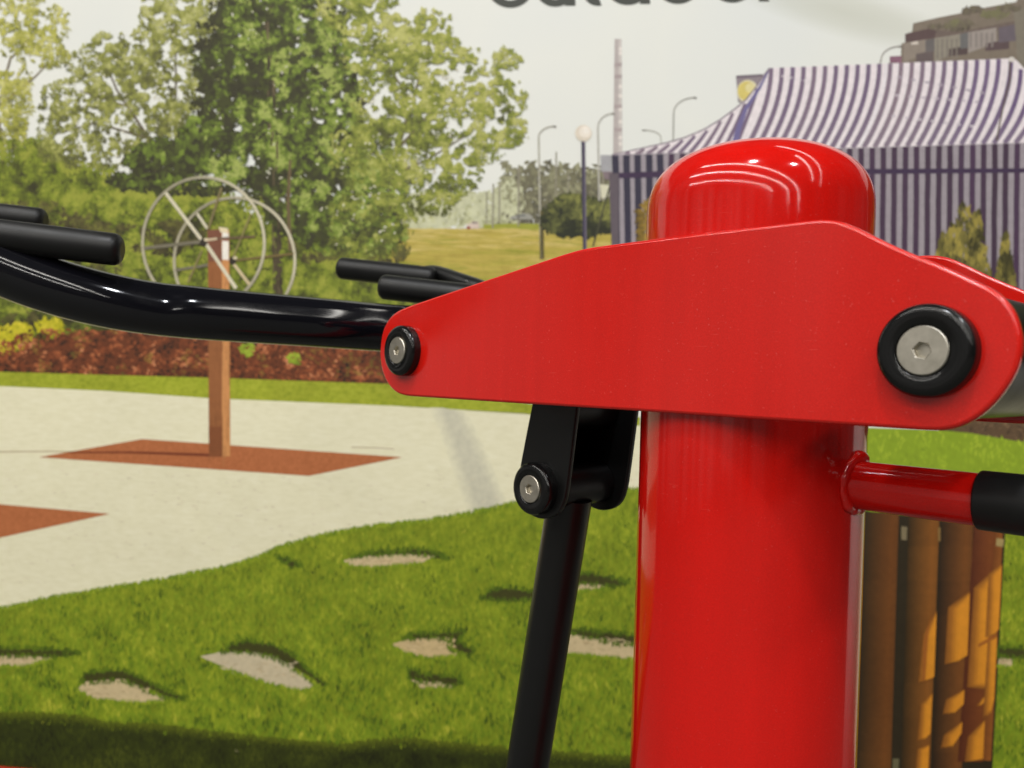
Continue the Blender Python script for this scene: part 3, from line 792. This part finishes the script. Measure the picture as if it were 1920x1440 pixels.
# ---- path with rubber pads
path_bot = [(1320, 905), (1200, 917), (1130, 922), (1050, 931), (960, 944), (880, 962), (800, 976), (700, 986), (600, 1004), (520, 1026), (480, 1046), (430, 1062), (300, 1087), (100, 1120), (0, 1142), (PXL, 1260)]
area('printed_path', [(2120, 860), (3480, 900), (3480, 1900), (2200, 1640), (2060, 1300), (2060, 1000)], 26, PATH)  # unseen light stretch on the right, added for the post's reflection
po = area('printed_path', [(PXL, 713), (0, 724), (200, 733), (400, 747), (740, 761), (980, 776), (1200, 798), (1320, 806)]+path_bot, 19, PATH)
s = Sheet(20)
s.stroke([(PXL, 842), (0, 847), (90, 846), (170, 848)], 2.6, (166, 158, 138)); s.build('joint_line', INK, po); s = Sheet(20); s.stroke([(660, 838), (700, 839), (740, 842)], 1.8, (160, 152, 132)); s.build('joint_line', INK, po); s = Sheet(20)
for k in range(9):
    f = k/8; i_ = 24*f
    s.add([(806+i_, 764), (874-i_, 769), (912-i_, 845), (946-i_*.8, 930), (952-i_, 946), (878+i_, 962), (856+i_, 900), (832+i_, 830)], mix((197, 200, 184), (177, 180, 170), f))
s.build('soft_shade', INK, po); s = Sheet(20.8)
for k in range(420):
    x = rnd.uniform(-200, 1190); y = rnd.uniform(880, 1100)
    if y > 1118-max(x, 0)*.17-12: continue
    s.leaf(x, y, rnd.gauss(.05, .1), rnd.uniform(2, 7), rnd.uniform(.5, 1.3), mix((196, 194, 180), (180, 177, 162), rnd.random()), 3e-4+rnd.random()*1e-4)
o = s.build('path_speckle', INK, po); o['kind'] = 'stuff'
pad = area('printed_rubber_pad', [(75, 857), (268, 823), (755, 857), (580, 892)], 21.5, PAD)
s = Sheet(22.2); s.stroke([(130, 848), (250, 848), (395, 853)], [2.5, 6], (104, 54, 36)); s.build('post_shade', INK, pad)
area('printed_rubber_pad', [(PXL, 940), (-50, 943), (0, 945), (207, 963), (0, 1008), (-200, 1050), (PXL, 1110)], 21.5, PAD)

# ---- wheel apparatus on its wooden post
s = Sheet(23)
s.add([(391, 432), (418, 432), (418.5, 856), (393, 856)], (136, 86, 54)); s.add([(417, 430), (431, 432), (433, 855), (418, 856)], (186, 130, 84))
for k in range(60):
    x = rnd.uniform(393, 431); y = rnd.uniform(500, 850); c = (136, 86, 54) if x < 418 else (186, 130, 84)
    s.stroke([(x, y), (x+.4, y+rnd.uniform(20, 60))], 1.4, mix(c, (100, 60, 36), rnd.random()*.5))
s.add([(390, 432), (416, 430), (418, 490), (391, 490)], (112, 72, 58)); s.add([(418, 436), (430, 438), (430, 488), (418, 487)], (218, 214, 214)); s.add([(411, 426), (428, 428), (430, 437), (415, 436)], (206, 192, 166)); s.add([(418, 448), (430, 449), (430, 453), (418, 452)], (140, 96, 84))
s.add([(393, 800), (418, 800), (418.5, 856), (393.5, 856)], (118, 70, 44))
s.g = (1.32, 1.3, 1.15); app = s.build('printed_shoulder_wheel', INK, B)
def ringpts(cx, cy, rx, ry, n=64): return [(cx+rx*math.cos(2*math.pi*k/n), cy+ry*math.sin(2*math.pi*k/n)) for k in range(n+1)]
def wheel(cx, cy, rx, ry, hub, spokes, layer):
    s = Sheet(layer)
    def rc(t):
        a = 2*math.pi*t; v = math.cos(a-(-0.5))
        return mix((122, 116, 98), (194, 186, 164), max(0, min(1, .35+.75*abs(v)**1.5*(1 if v > 0 else .5))))
    s.stroke(ringpts(cx, cy, rx, ry), 5.2, rc)
    for a, b, w, c in spokes: s.stroke([a, b], w, c)
    s.g = (1.2, 1.2, 1.15)
    s.disc(hub[0], hub[1], 7, 8, (52, 46, 38)); s.disc(hub[0]+5, hub[1]-5, 4, 3, (206, 192, 164))
    return s.build('wheel', INK, app)
LC, DC = (206, 198, 176), (114, 108, 92)
wheel(441, 490, 113, 119, (437, 489), [((371, 401), (390, 429), 5, LC), ((472, 401), (437, 486), 4, (128, 120, 74)), ((437, 492), (470, 535), 5.5, (198, 180, 146)), ((437, 489), (552, 476), 4.5, (112, 96, 60)), ((330, 507), (392, 497), 5, DC)], 22.6)
wheel(383, 456, 114, 123, (383, 455), [((312, 362), (383, 455), 6, LC), ((388, 458), (444, 541), 6.5, LC), ((271, 466), (384, 453), 6.5, DC), ((417, 352), (392, 430), 4.5, (122, 110, 76)), ((380, 470), (354, 530), 4, (128, 118, 76)), ((386, 451), (408, 448), 4.5, (196, 178, 150)), ((408, 448), (480, 444), 4, (104, 84, 66))], 24.5)

# ---- lawn in front
lawn = area('printed_lawn', [(1320, 904), (1200, 916), (1130, 921)]+path_bot[3:]+[(PXL, 1560), (PXR, 1620), (PXR, 960), (1900, 985), (1600, 985), (1320, 960)], 25, LAWN)
s = Sheet(25.6)
GP = [(48, 66, 16), (76, 100, 22), (100, 126, 28), (124, 144, 36), (158, 164, 56)]
def path_edge(x):
    P = path_bot[::-1]
    for (a, b), (c, d_) in zip(P, P[1:]):
        if a <= x <= c: return b+(d_-b)*(x-a)/(c-a)
    return 917
for k in range(26000):
    x = rnd.uniform(-220, 2000); ye = path_edge(x) if x < 1320 else 1000
    y = ye+(1440-ye)*rnd.random()**.85+1
    sz = .55+.75*(y-920)/500
    t = .5+fb(x, y*1.6, 60, 3)*.42+fb(x, y, 14, 6)*.3+rnd.gauss(0, .13)
    L = rnd.uniform(4, 9)*sz
    if y-L < ye-5: y = ye+L-rnd.uniform(0, 5)
    s.leaf(x, y, math.pi/2+rnd.gauss(0, .3), L, rnd.uniform(1.0, 2.1)*sz, ramp(GP, t), rnd.random()*4e-4)
for k in range(2600):
    x = rnd.uniform(-260, 1230); ye = path_edge(x); L = rnd.uniform(2.5, 6)
    s.leaf(x, ye+rnd.uniform(-1.5, 5)-L*.3, math.pi/2+rnd.gauss(0, .45), L, rnd.uniform(.9, 1.8), ramp(GP, rnd.uniform(.3, .85)), rnd.random()*4e-4)
o = s.build('grass_blades', INK, lawn); o['kind'] = 'stuff'

# ---- stepping stones with dark shade inked behind each
def stone(top, dark, col=(190, 172, 138)):
    s = Sheet(26.6)
    def rough(P, a, n=5):
        o = []
        for i in range(len(P)):
            p, q = P[i], P[(i+1) % len(P)]
            for k in range(n): o.append((p[0]+(q[0]-p[0])*k/n+rnd.uniform(-a, a), p[1]+(q[1]-p[1])*k/n+rnd.uniform(-a, a)*.7))
        return o
    if dark: s.add(rough(dark, 2.0), (60, 60, 25), 0)
    if top:
        s.add(rough(top, 1.2), col, 2e-5)
        xs = [p[0] for p in top]; ys = [p[1] for p in top]; cx, cy = sum(xs)/len(xs), sum(ys)/len(ys)
        for _ in range(50):
            x = cx+rnd.uniform(-.32, .32)*(max(xs)-min(xs)); y = cy+rnd.uniform(-.22, .22)*(max(ys)-min(ys))
            s.leaf(x, y, rnd.gauss(.15, .4), rnd.uniform(4, 11), rnd.uniform(1, 2.5), mix(col, (206, 186, 154) if rnd.random() < .5 else (142, 118, 86), rnd.random()*.45), 4e-5+rnd.random()*5e-5)
    s.g = (1.22, 1.2, 1.1); o = s.build('printed_stepping_stone', INK, B)
    gsh = Sheet(27)
    edge = (top or []) + []
    if dark:
        for i in range(len(dark)):
            p, q = dark[i], dark[(i+1) % len(dark)]
            for _ in range(int(math.hypot(q[0]-p[0], q[1]-p[1])/1.6)):
                t = rnd.random(); x = p[0]+(q[0]-p[0])*t; y = p[1]+(q[1]-p[1])*t
                gsh.leaf(x+rnd.gauss(0, 2), y+rnd.uniform(-5, 2), math.pi/2+rnd.gauss(0, .35), rnd.uniform(3, 7), rnd.uniform(1, 2), ramp(GP[:4], rnd.uniform(.05, .5)), rnd.random()*2e-4)
    if top:
        for i in range(len(top)):
            p, q = top[i], top[(i+1) % len(top)]
            if (p[1]+q[1])/2 < cy+1: continue
            for _ in range(int(math.hypot(q[0]-p[0], q[1]-p[1])/1.1)):
                t = rnd.random(); x = p[0]+(q[0]-p[0])*t; y = p[1]+(q[1]-p[1])*t; L = rnd.uniform(3, 7.5)
                gsh.leaf(x+rnd.gauss(0, 2), y+3-L*.35, math.pi/2+rnd.gauss(0, .35), L, rnd.uniform(1, 2), ramp(GP, rnd.uniform(.35, .85)), rnd.random()*2e-4)
    gsh.build('turf_fringe', INK, o)
stone([(640, 1050), (690, 1041), (760, 1038), (818, 1042), (790, 1055), (700, 1063), (660, 1060)], [(770, 1030), (800, 1031), (846, 1046), (818, 1046), (785, 1040), (700, 1041), (660, 1046), (690, 1036)])
stone([(378, 1230), (410, 1222), (470, 1221), (515, 1229), (560, 1256), (600, 1284), (562, 1293), (500, 1279), (430, 1253)], [(416, 1222), (430, 1210), (465, 1200), (515, 1208), (545, 1224), (570, 1248), (612, 1284), (598, 1286), (560, 1260), (515, 1233), (470, 1223)], (186, 174, 150))
stone([(146, 1292), (164, 1277), (232, 1272), (280, 1292), (326, 1312), (262, 1316), (182, 1310)], [(154, 1280), (160, 1264), (180, 1258), (232, 1256), (258, 1266), (300, 1288), (348, 1310), (326, 1314), (280, 1296), (232, 1275), (168, 1280)])
stone([(-40, 1230), (0, 1228), (50, 1229), (102, 1232), (50, 1248), (0, 1247), (-40, 1244)], [(-40, 1214), (60, 1216), (120, 1218), (152, 1224), (104, 1232), (0, 1230), (-40, 1230)])
stone([(734, 1208), (762, 1198), (838, 1194), (856, 1198), (842, 1212), (872, 1228), (800, 1232), (760, 1222)], [(755, 1198), (770, 1188), (838, 1186), (878, 1180), (858, 1202), (892, 1220), (880, 1231), (850, 1222), (840, 1212), (850, 1199), (800, 1197)], (190, 168, 128))
stone([(768, 1272), (850, 1284), (852, 1290), (800, 1288)], [(766, 1252), (790, 1262), (862, 1270), (868, 1280), (850, 1286), (768, 1273)])
stone([(1072, 1092), (1130, 1096), (1142, 1102), (1072, 1107)], [(1070, 1074), (1110, 1075), (1182, 1090), (1150, 1100), (1072, 1094)])
stone([(1050, 1184), (1110, 1195), (1150, 1204), (1200, 1208), (1200, 1236), (1050, 1222)], [(1060, 1176), (1110, 1182), (1200, 1192), (1200, 1210), (1150, 1206), (1060, 1186)])
stone(None, [(900, 1122), (925, 1104), (960, 1102), (1004, 1110), (1004, 1126), (940, 1127)])  # this and the next are inked shade alone, without a stone
stone(None, [(516, 1040), (540, 1048), (568, 1060), (545, 1064)])
stone([(1868, 1230), (1900, 1236), (1900, 1250), (1868, 1246)], [(1868, 1212), (1930, 1216), (1930, 1234), (1868, 1230)])

# ---- dark shade printed along the foot of the lawn
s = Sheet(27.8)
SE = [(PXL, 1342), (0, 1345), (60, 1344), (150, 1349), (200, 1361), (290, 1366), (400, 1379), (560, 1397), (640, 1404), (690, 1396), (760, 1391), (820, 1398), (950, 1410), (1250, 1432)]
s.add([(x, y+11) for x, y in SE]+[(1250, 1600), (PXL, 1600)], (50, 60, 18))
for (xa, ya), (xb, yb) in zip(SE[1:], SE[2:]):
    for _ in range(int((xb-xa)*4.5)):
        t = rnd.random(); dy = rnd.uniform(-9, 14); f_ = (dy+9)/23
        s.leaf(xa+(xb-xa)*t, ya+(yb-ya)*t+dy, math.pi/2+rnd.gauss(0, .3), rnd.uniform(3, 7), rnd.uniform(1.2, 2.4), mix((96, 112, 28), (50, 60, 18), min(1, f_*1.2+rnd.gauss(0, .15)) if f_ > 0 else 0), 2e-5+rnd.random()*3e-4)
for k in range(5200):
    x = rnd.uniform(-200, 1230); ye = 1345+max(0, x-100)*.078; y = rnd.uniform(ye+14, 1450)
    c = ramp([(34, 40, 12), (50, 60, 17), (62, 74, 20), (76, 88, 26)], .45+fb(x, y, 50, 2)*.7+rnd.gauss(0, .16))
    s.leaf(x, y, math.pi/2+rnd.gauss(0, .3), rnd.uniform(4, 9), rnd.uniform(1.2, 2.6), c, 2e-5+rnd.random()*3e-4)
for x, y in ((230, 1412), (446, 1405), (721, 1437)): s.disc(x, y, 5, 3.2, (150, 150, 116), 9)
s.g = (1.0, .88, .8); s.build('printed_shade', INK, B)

# ---- slatted litter bin at lower right
s = Sheet(27)
s.add([(1596, 955), (1884, 985), (1860, 1425), (1846, 1600), (1590, 1600)], (40, 34, 22))
def slat(xa, xb, xc, xd, col, edge, y1=1600, skip=None):
    m_ = 12
    for j in range(m_):
        f0, f1 = j/m_, (j+1)/m_; v = ((j+.5)/m_)**.75
        if j >= m_-2: v *= .9-.12*(j-m_+2)
        c = mix(edge, col, v)
        for k in range(10):
            y0_, y1_ = 960+(y1-960)*k/10, 960+(y1-960)*(k+1)/10; g0, g1 = k/10, (k+1)/10
            xl0, xr0, xl1, xr1 = xa+(xc-xa)*g0, xb+(xd-xb)*g0, xa+(xc-xa)*g1, xb+(xd-xb)*g1
            cc = mix(c, (150, 100, 44), max(0, .16*fb(xa*3+j, k*40, 60, 3)))
            s.add([(xl0+(xr0-xl0)*f0, y0_), (xl0+(xr0-xl0)*f1, y0_), (xl1+(xr1-xl1)*f1, y1_), (xl1+(xr1-xl1)*f0, y1_)], cc)
slat(1624, 1684, 1602, 1664, (104, 62, 26), (44, 34, 20))
slat(1703, 1760, 1684, 1736, (128, 80, 32), (44, 34, 18))
slat(1764, 1824, 1740, 1794, (112, 68, 30), (34, 26, 18))
slat(1826, 1866, 1794, 1840, (108, 60, 28), (70, 34, 20), 1426)
slat(1864, 1880, 1836, 1856, (128, 78, 34), (92, 52, 24), 1424)
OR_, OR2 = (190, 128, 38), (186, 124, 42)  # lit patches of the slats, inked as orange shapes
for q in ([(1754, 1148), (1748, 1268), (1732, 1274), (1738, 1190)], [(1746, 1300), (1741, 1374), (1728, 1384), (1732, 1320)], [(1740, 1396), (1736, 1470), (1722, 1470), (1726, 1404)],
          [(1816, 1112), (1810, 1228), (1786, 1240), (1790, 1140)], [(1806, 1292), (1804, 1318), (1780, 1336), (1784, 1310)], [(1802, 1352), (1800, 1372), (1776, 1400), (1780, 1376)],
          [(1858, 1078), (1848, 1284), (1828, 1280), (1836, 1106)], [(1846, 1300), (1844, 1312), (1834, 1322)], [(1844, 1350), (1840, 1420), (1820, 1424), (1824, 1380)],
          [(1876, 1060), (1868, 1180), (1856, 1190), (1860, 1078)], [(1867, 1192), (1860, 1310), (1850, 1340), (1856, 1196)]):
    mx, my = sum(p[0] for p in q)/len(q), sum(p[1] for p in q)/len(q)
    rx_ = max(p[0] for p in q)
    for f_, m_ in ((1.55, .18), (1.35, .38), (1.15, .66), (0.95, .9), (0.75, 1)): s.add([(rx_+(p[0]-rx_)*f_, my+(p[1]-my)*(1+(f_-1)*.12)) for p in q], mix((112, 70, 30), OR_, m_))
for q in ([(1866, 1186), (1832, 1206), (1832, 1212), (1866, 1194)], [(1745, 1150), (1738, 1190), (1732, 1274), (1728, 1276), (1730, 1200)]): s.add(q, (140, 84, 34))
s.add([(1688, 986), (1699, 987), (1698, 1012), (1688, 1011)], (112, 104, 84)); s.add([(1757, 988), (1761, 988), (1761, 1014), (1757, 1014)], (122, 100, 62)); s.add([(1866, 1008), (1880, 1010), (1878, 1025), (1865, 1022)], (146, 132, 90)); s.add([(1672, 1420), (1684, 1420), (1683, 1440), (1672, 1440)], (92, 90, 70))
s.g = (1.36, 1.24, 1.05); s.build('printed_litter_bin', INK, B)

# ---- lettering along the top of the print
s = Sheet(3)
IC = (72, 74, 68)
def ybase(x): return 14-(x-957)*0.0235
def annulus(cx, cy, ro, wi, wb, a0=0, a1=2*math.pi, n=56):
    for k in range(n):
        p, q = a0+(a1-a0)*k/n, a0+(a1-a0)*(k+1)/n
        s.add([(cx+ro*math.cos(p), cy+ro*math.sin(p)), (cx+ro*math.cos(q), cy+ro*math.sin(q)),
               (cx+(ro-wi)*math.cos(q), cy+(ro-wb)*math.sin(q)), (cx+(ro-wi)*math.cos(p), cy+(ro-wb)*math.sin(p))], IC, 0)
def bar(xa, xb, ya, yb): s.add([(xa, ya), (xb, ya), (xb, yb), (xa, yb)], IC, 2e-5)
RO = 46
for cx in (957, 1271, 1373): annulus(cx, ybase(cx)-RO+1, RO, 19, 14)
b = ybase(1040)
bar(1003, 1022, -80, b-36); bar(1059, 1079, -80, b-1); annulus(1041, b-37, 38, 19, 14, 0, math.pi)
b = ybase(1115)
bar(1093, 1112, -112, b-22); bar(1080, 1134, -80, -66); annulus(1121, b-27, 28, 19, 14, math.pi*.42, math.pi)
b = ybase(1180)
bar(1200, 1219, -128, b-1); annulus(1177, b-RO+1, RO, 19, 14)
b = ybase(1432)
bar(1423, 1442, -82, b); annulus(1462, b-50, 38, 19, 14, math.pi, math.pi*1.55)
s.build('lettering', INK_FLAT, B)

def say(name, labels):
    obs = sorted([o for o in B.children_recursive if o.name.split('.')[0] == name], key=lambda o: o.name)
    for o, l in zip(obs, labels): o['label'] = l
say('printed_tree', ['sparse yellow green tree at the left edge of the print', 'olive tree with sky gaps left of the dark tree', 'dense dark green tree above the wheel apparatus', 'loose yellow green tree beside the meadow'])
say('printed_car', ['tiny white car at the edge of the printed meadow', 'pale grey car behind the printed street lamp'])
say('printed_globe_lamp', ['white globe lamp on a dark pole beside the tent', 'yellow globe lamp half behind the tent roof'])
say('printed_rubber_pad', ['rust red pad under the wooden post', 'rust red pad cut by the left edge'])
# ================================================================== floor
fl = mesh('floor', [(-7, -8, 0), (8, -8, 0), (8, 7, 0), (-7, 7, 0)], [(0, 1, 2, 3)], CARPET, smooth=False); fl['kind'] = 'structure'

# ================================================================== light: hall lamps and ambience
w = bpy.data.worlds.new('World'); sc.world = w; w.use_nodes = True
nt = w.node_tree; bg = nt.nodes['Background']
tc = nt.nodes.new('ShaderNodeTexCoord'); sep = nt.nodes.new('ShaderNodeSeparateXYZ'); nt.links.new(tc.outputs['Generated'], sep.inputs[0])
mr = nt.nodes.new('ShaderNodeMapRange'); mr.inputs['From Min'].default_value = -1; mr.inputs['From Max'].default_value = 1
nt.links.new(sep.outputs['Z'], mr.inputs['Value'])
rv = ramp_node(nt, mr.outputs[0], [(0.0, (.05, .035, .03)), (0.40, (.09, .07, .06)), (0.47, (.26, .25, .23)), (0.60, (.32, .31, .29)), (0.72, (.20, .20, .19)), (1.0, (.16, .16, .15))])
dt = nt.nodes.new('ShaderNodeVectorMath'); dt.operation = 'DOT_PRODUCT'; dt.inputs[1].default_value = (-0.93, -0.36, 0)
nt.links.new(tc.outputs['Generated'], dt.inputs[0])
rs = ramp_node(nt, dt.outputs['Value'], [(0.0, (.25,)*3), (0.35, (.34,)*3), (0.75, (.95,)*3), (1.0, (1.3,)*3)])
n1 = noise_node(nt, 3.2, 5, (2.6, 2.6, 0.25), 'Generated', .6)
rn = ramp_node(nt, n1.outputs['Fac'], [(0.35, (.35,)*3), (0.5, (.95,)*3), (0.65, (1.7,)*3)])
mm = mul_node(nt, rv.outputs[0], rn.outputs[0]); mm2 = mul_node(nt, mm.outputs[0], rs.outputs[0]); nt.links.new(mm2.outputs[0], bg.inputs['Color'])
bg.inputs['Strength'].default_value = 1.0

def strip(name, p, q, width, power, col=(1, .965, .90)):
    p, q = Vector(p), Vector(q); L = (q-p).length
    l = bpy.data.lights.new(name, 'AREA'); l.shape = 'RECTANGLE'; l.size = L; l.size_y = width; l.energy = power; l.color = col
    o = bpy.data.objects.new(name, l); COL.objects.link(o); o.location = (p+q)/2
    x = (q-p).normalized(); z = Vector((0, 0, 1)); z = (z-x*z.dot(x)).normalized(); y = z.cross(x)
    o.rotation_euler = Matrix((x, y, z)).transposed().to_euler()
    return o
HL = 5.0
for (xa, ya, xb, yb, pw) in ((-2.7, 1.1, 6.5, -14, 260), (-4.7, 1.3, 3.5, -13.5, 405), (-7.4, .8, -.5, -13, 390), (1.45, -.1, 5.5, -6.2, 52)):
    strip('ceiling_lamp', (xa, ya, HL), (xb, yb, HL), 0.13, pw)
for (xa, ya, xb, yb, pw) in ((0.95, 1.6, 8.0, -7.2, 42),):
    strip('ceiling_lamp', (xa, ya, HL), (xb, yb, HL), 0.06, pw)
def spot_disk(p, power, size, col):
    l = bpy.data.lights.new('ceiling_spot', 'AREA'); l.shape = 'DISK'; l.size = size; l.energy = power; l.color = col
    o = bpy.data.objects.new('ceiling_spot', l); COL.objects.link(o); o.location = p
    d_ = Vector((0.2, 1.6, 1.2))-Vector(p); o.rotation_euler = d_.to_track_quat('-Z', 'Y').to_euler()
spot_disk((-0.6, -1.1, 5), 60, 0.34, (.92, .95, 1)); spot_disk((1.55, -1.9, 5), 50, 0.34, (.92, .95, 1))

# ================================================================== camera and output
cd = bpy.data.cameras.new('camera'); co = bpy.data.objects.new('camera', cd); COL.objects.link(co)
cd.sensor_width = 36; cd.lens = F/1920*36; cd.clip_start = 0.01; cd.clip_end = 100
co.matrix_world = Matrix.Translation(CAM) @ Matrix((cright, cup, -fwd)).transposed().to_4x4()
cd.dof.use_dof = True; cd.dof.focus_distance = 0.62; cd.dof.aperture_fstop = 8
sc.camera = co
sc.view_settings.view_transform = 'Standard'; sc.view_settings.look = 'None'; sc.view_settings.gamma = 1; sc.view_settings.exposure = 0
sc.cycles.use_denoising = True
sc.cycles.max_bounces = 6
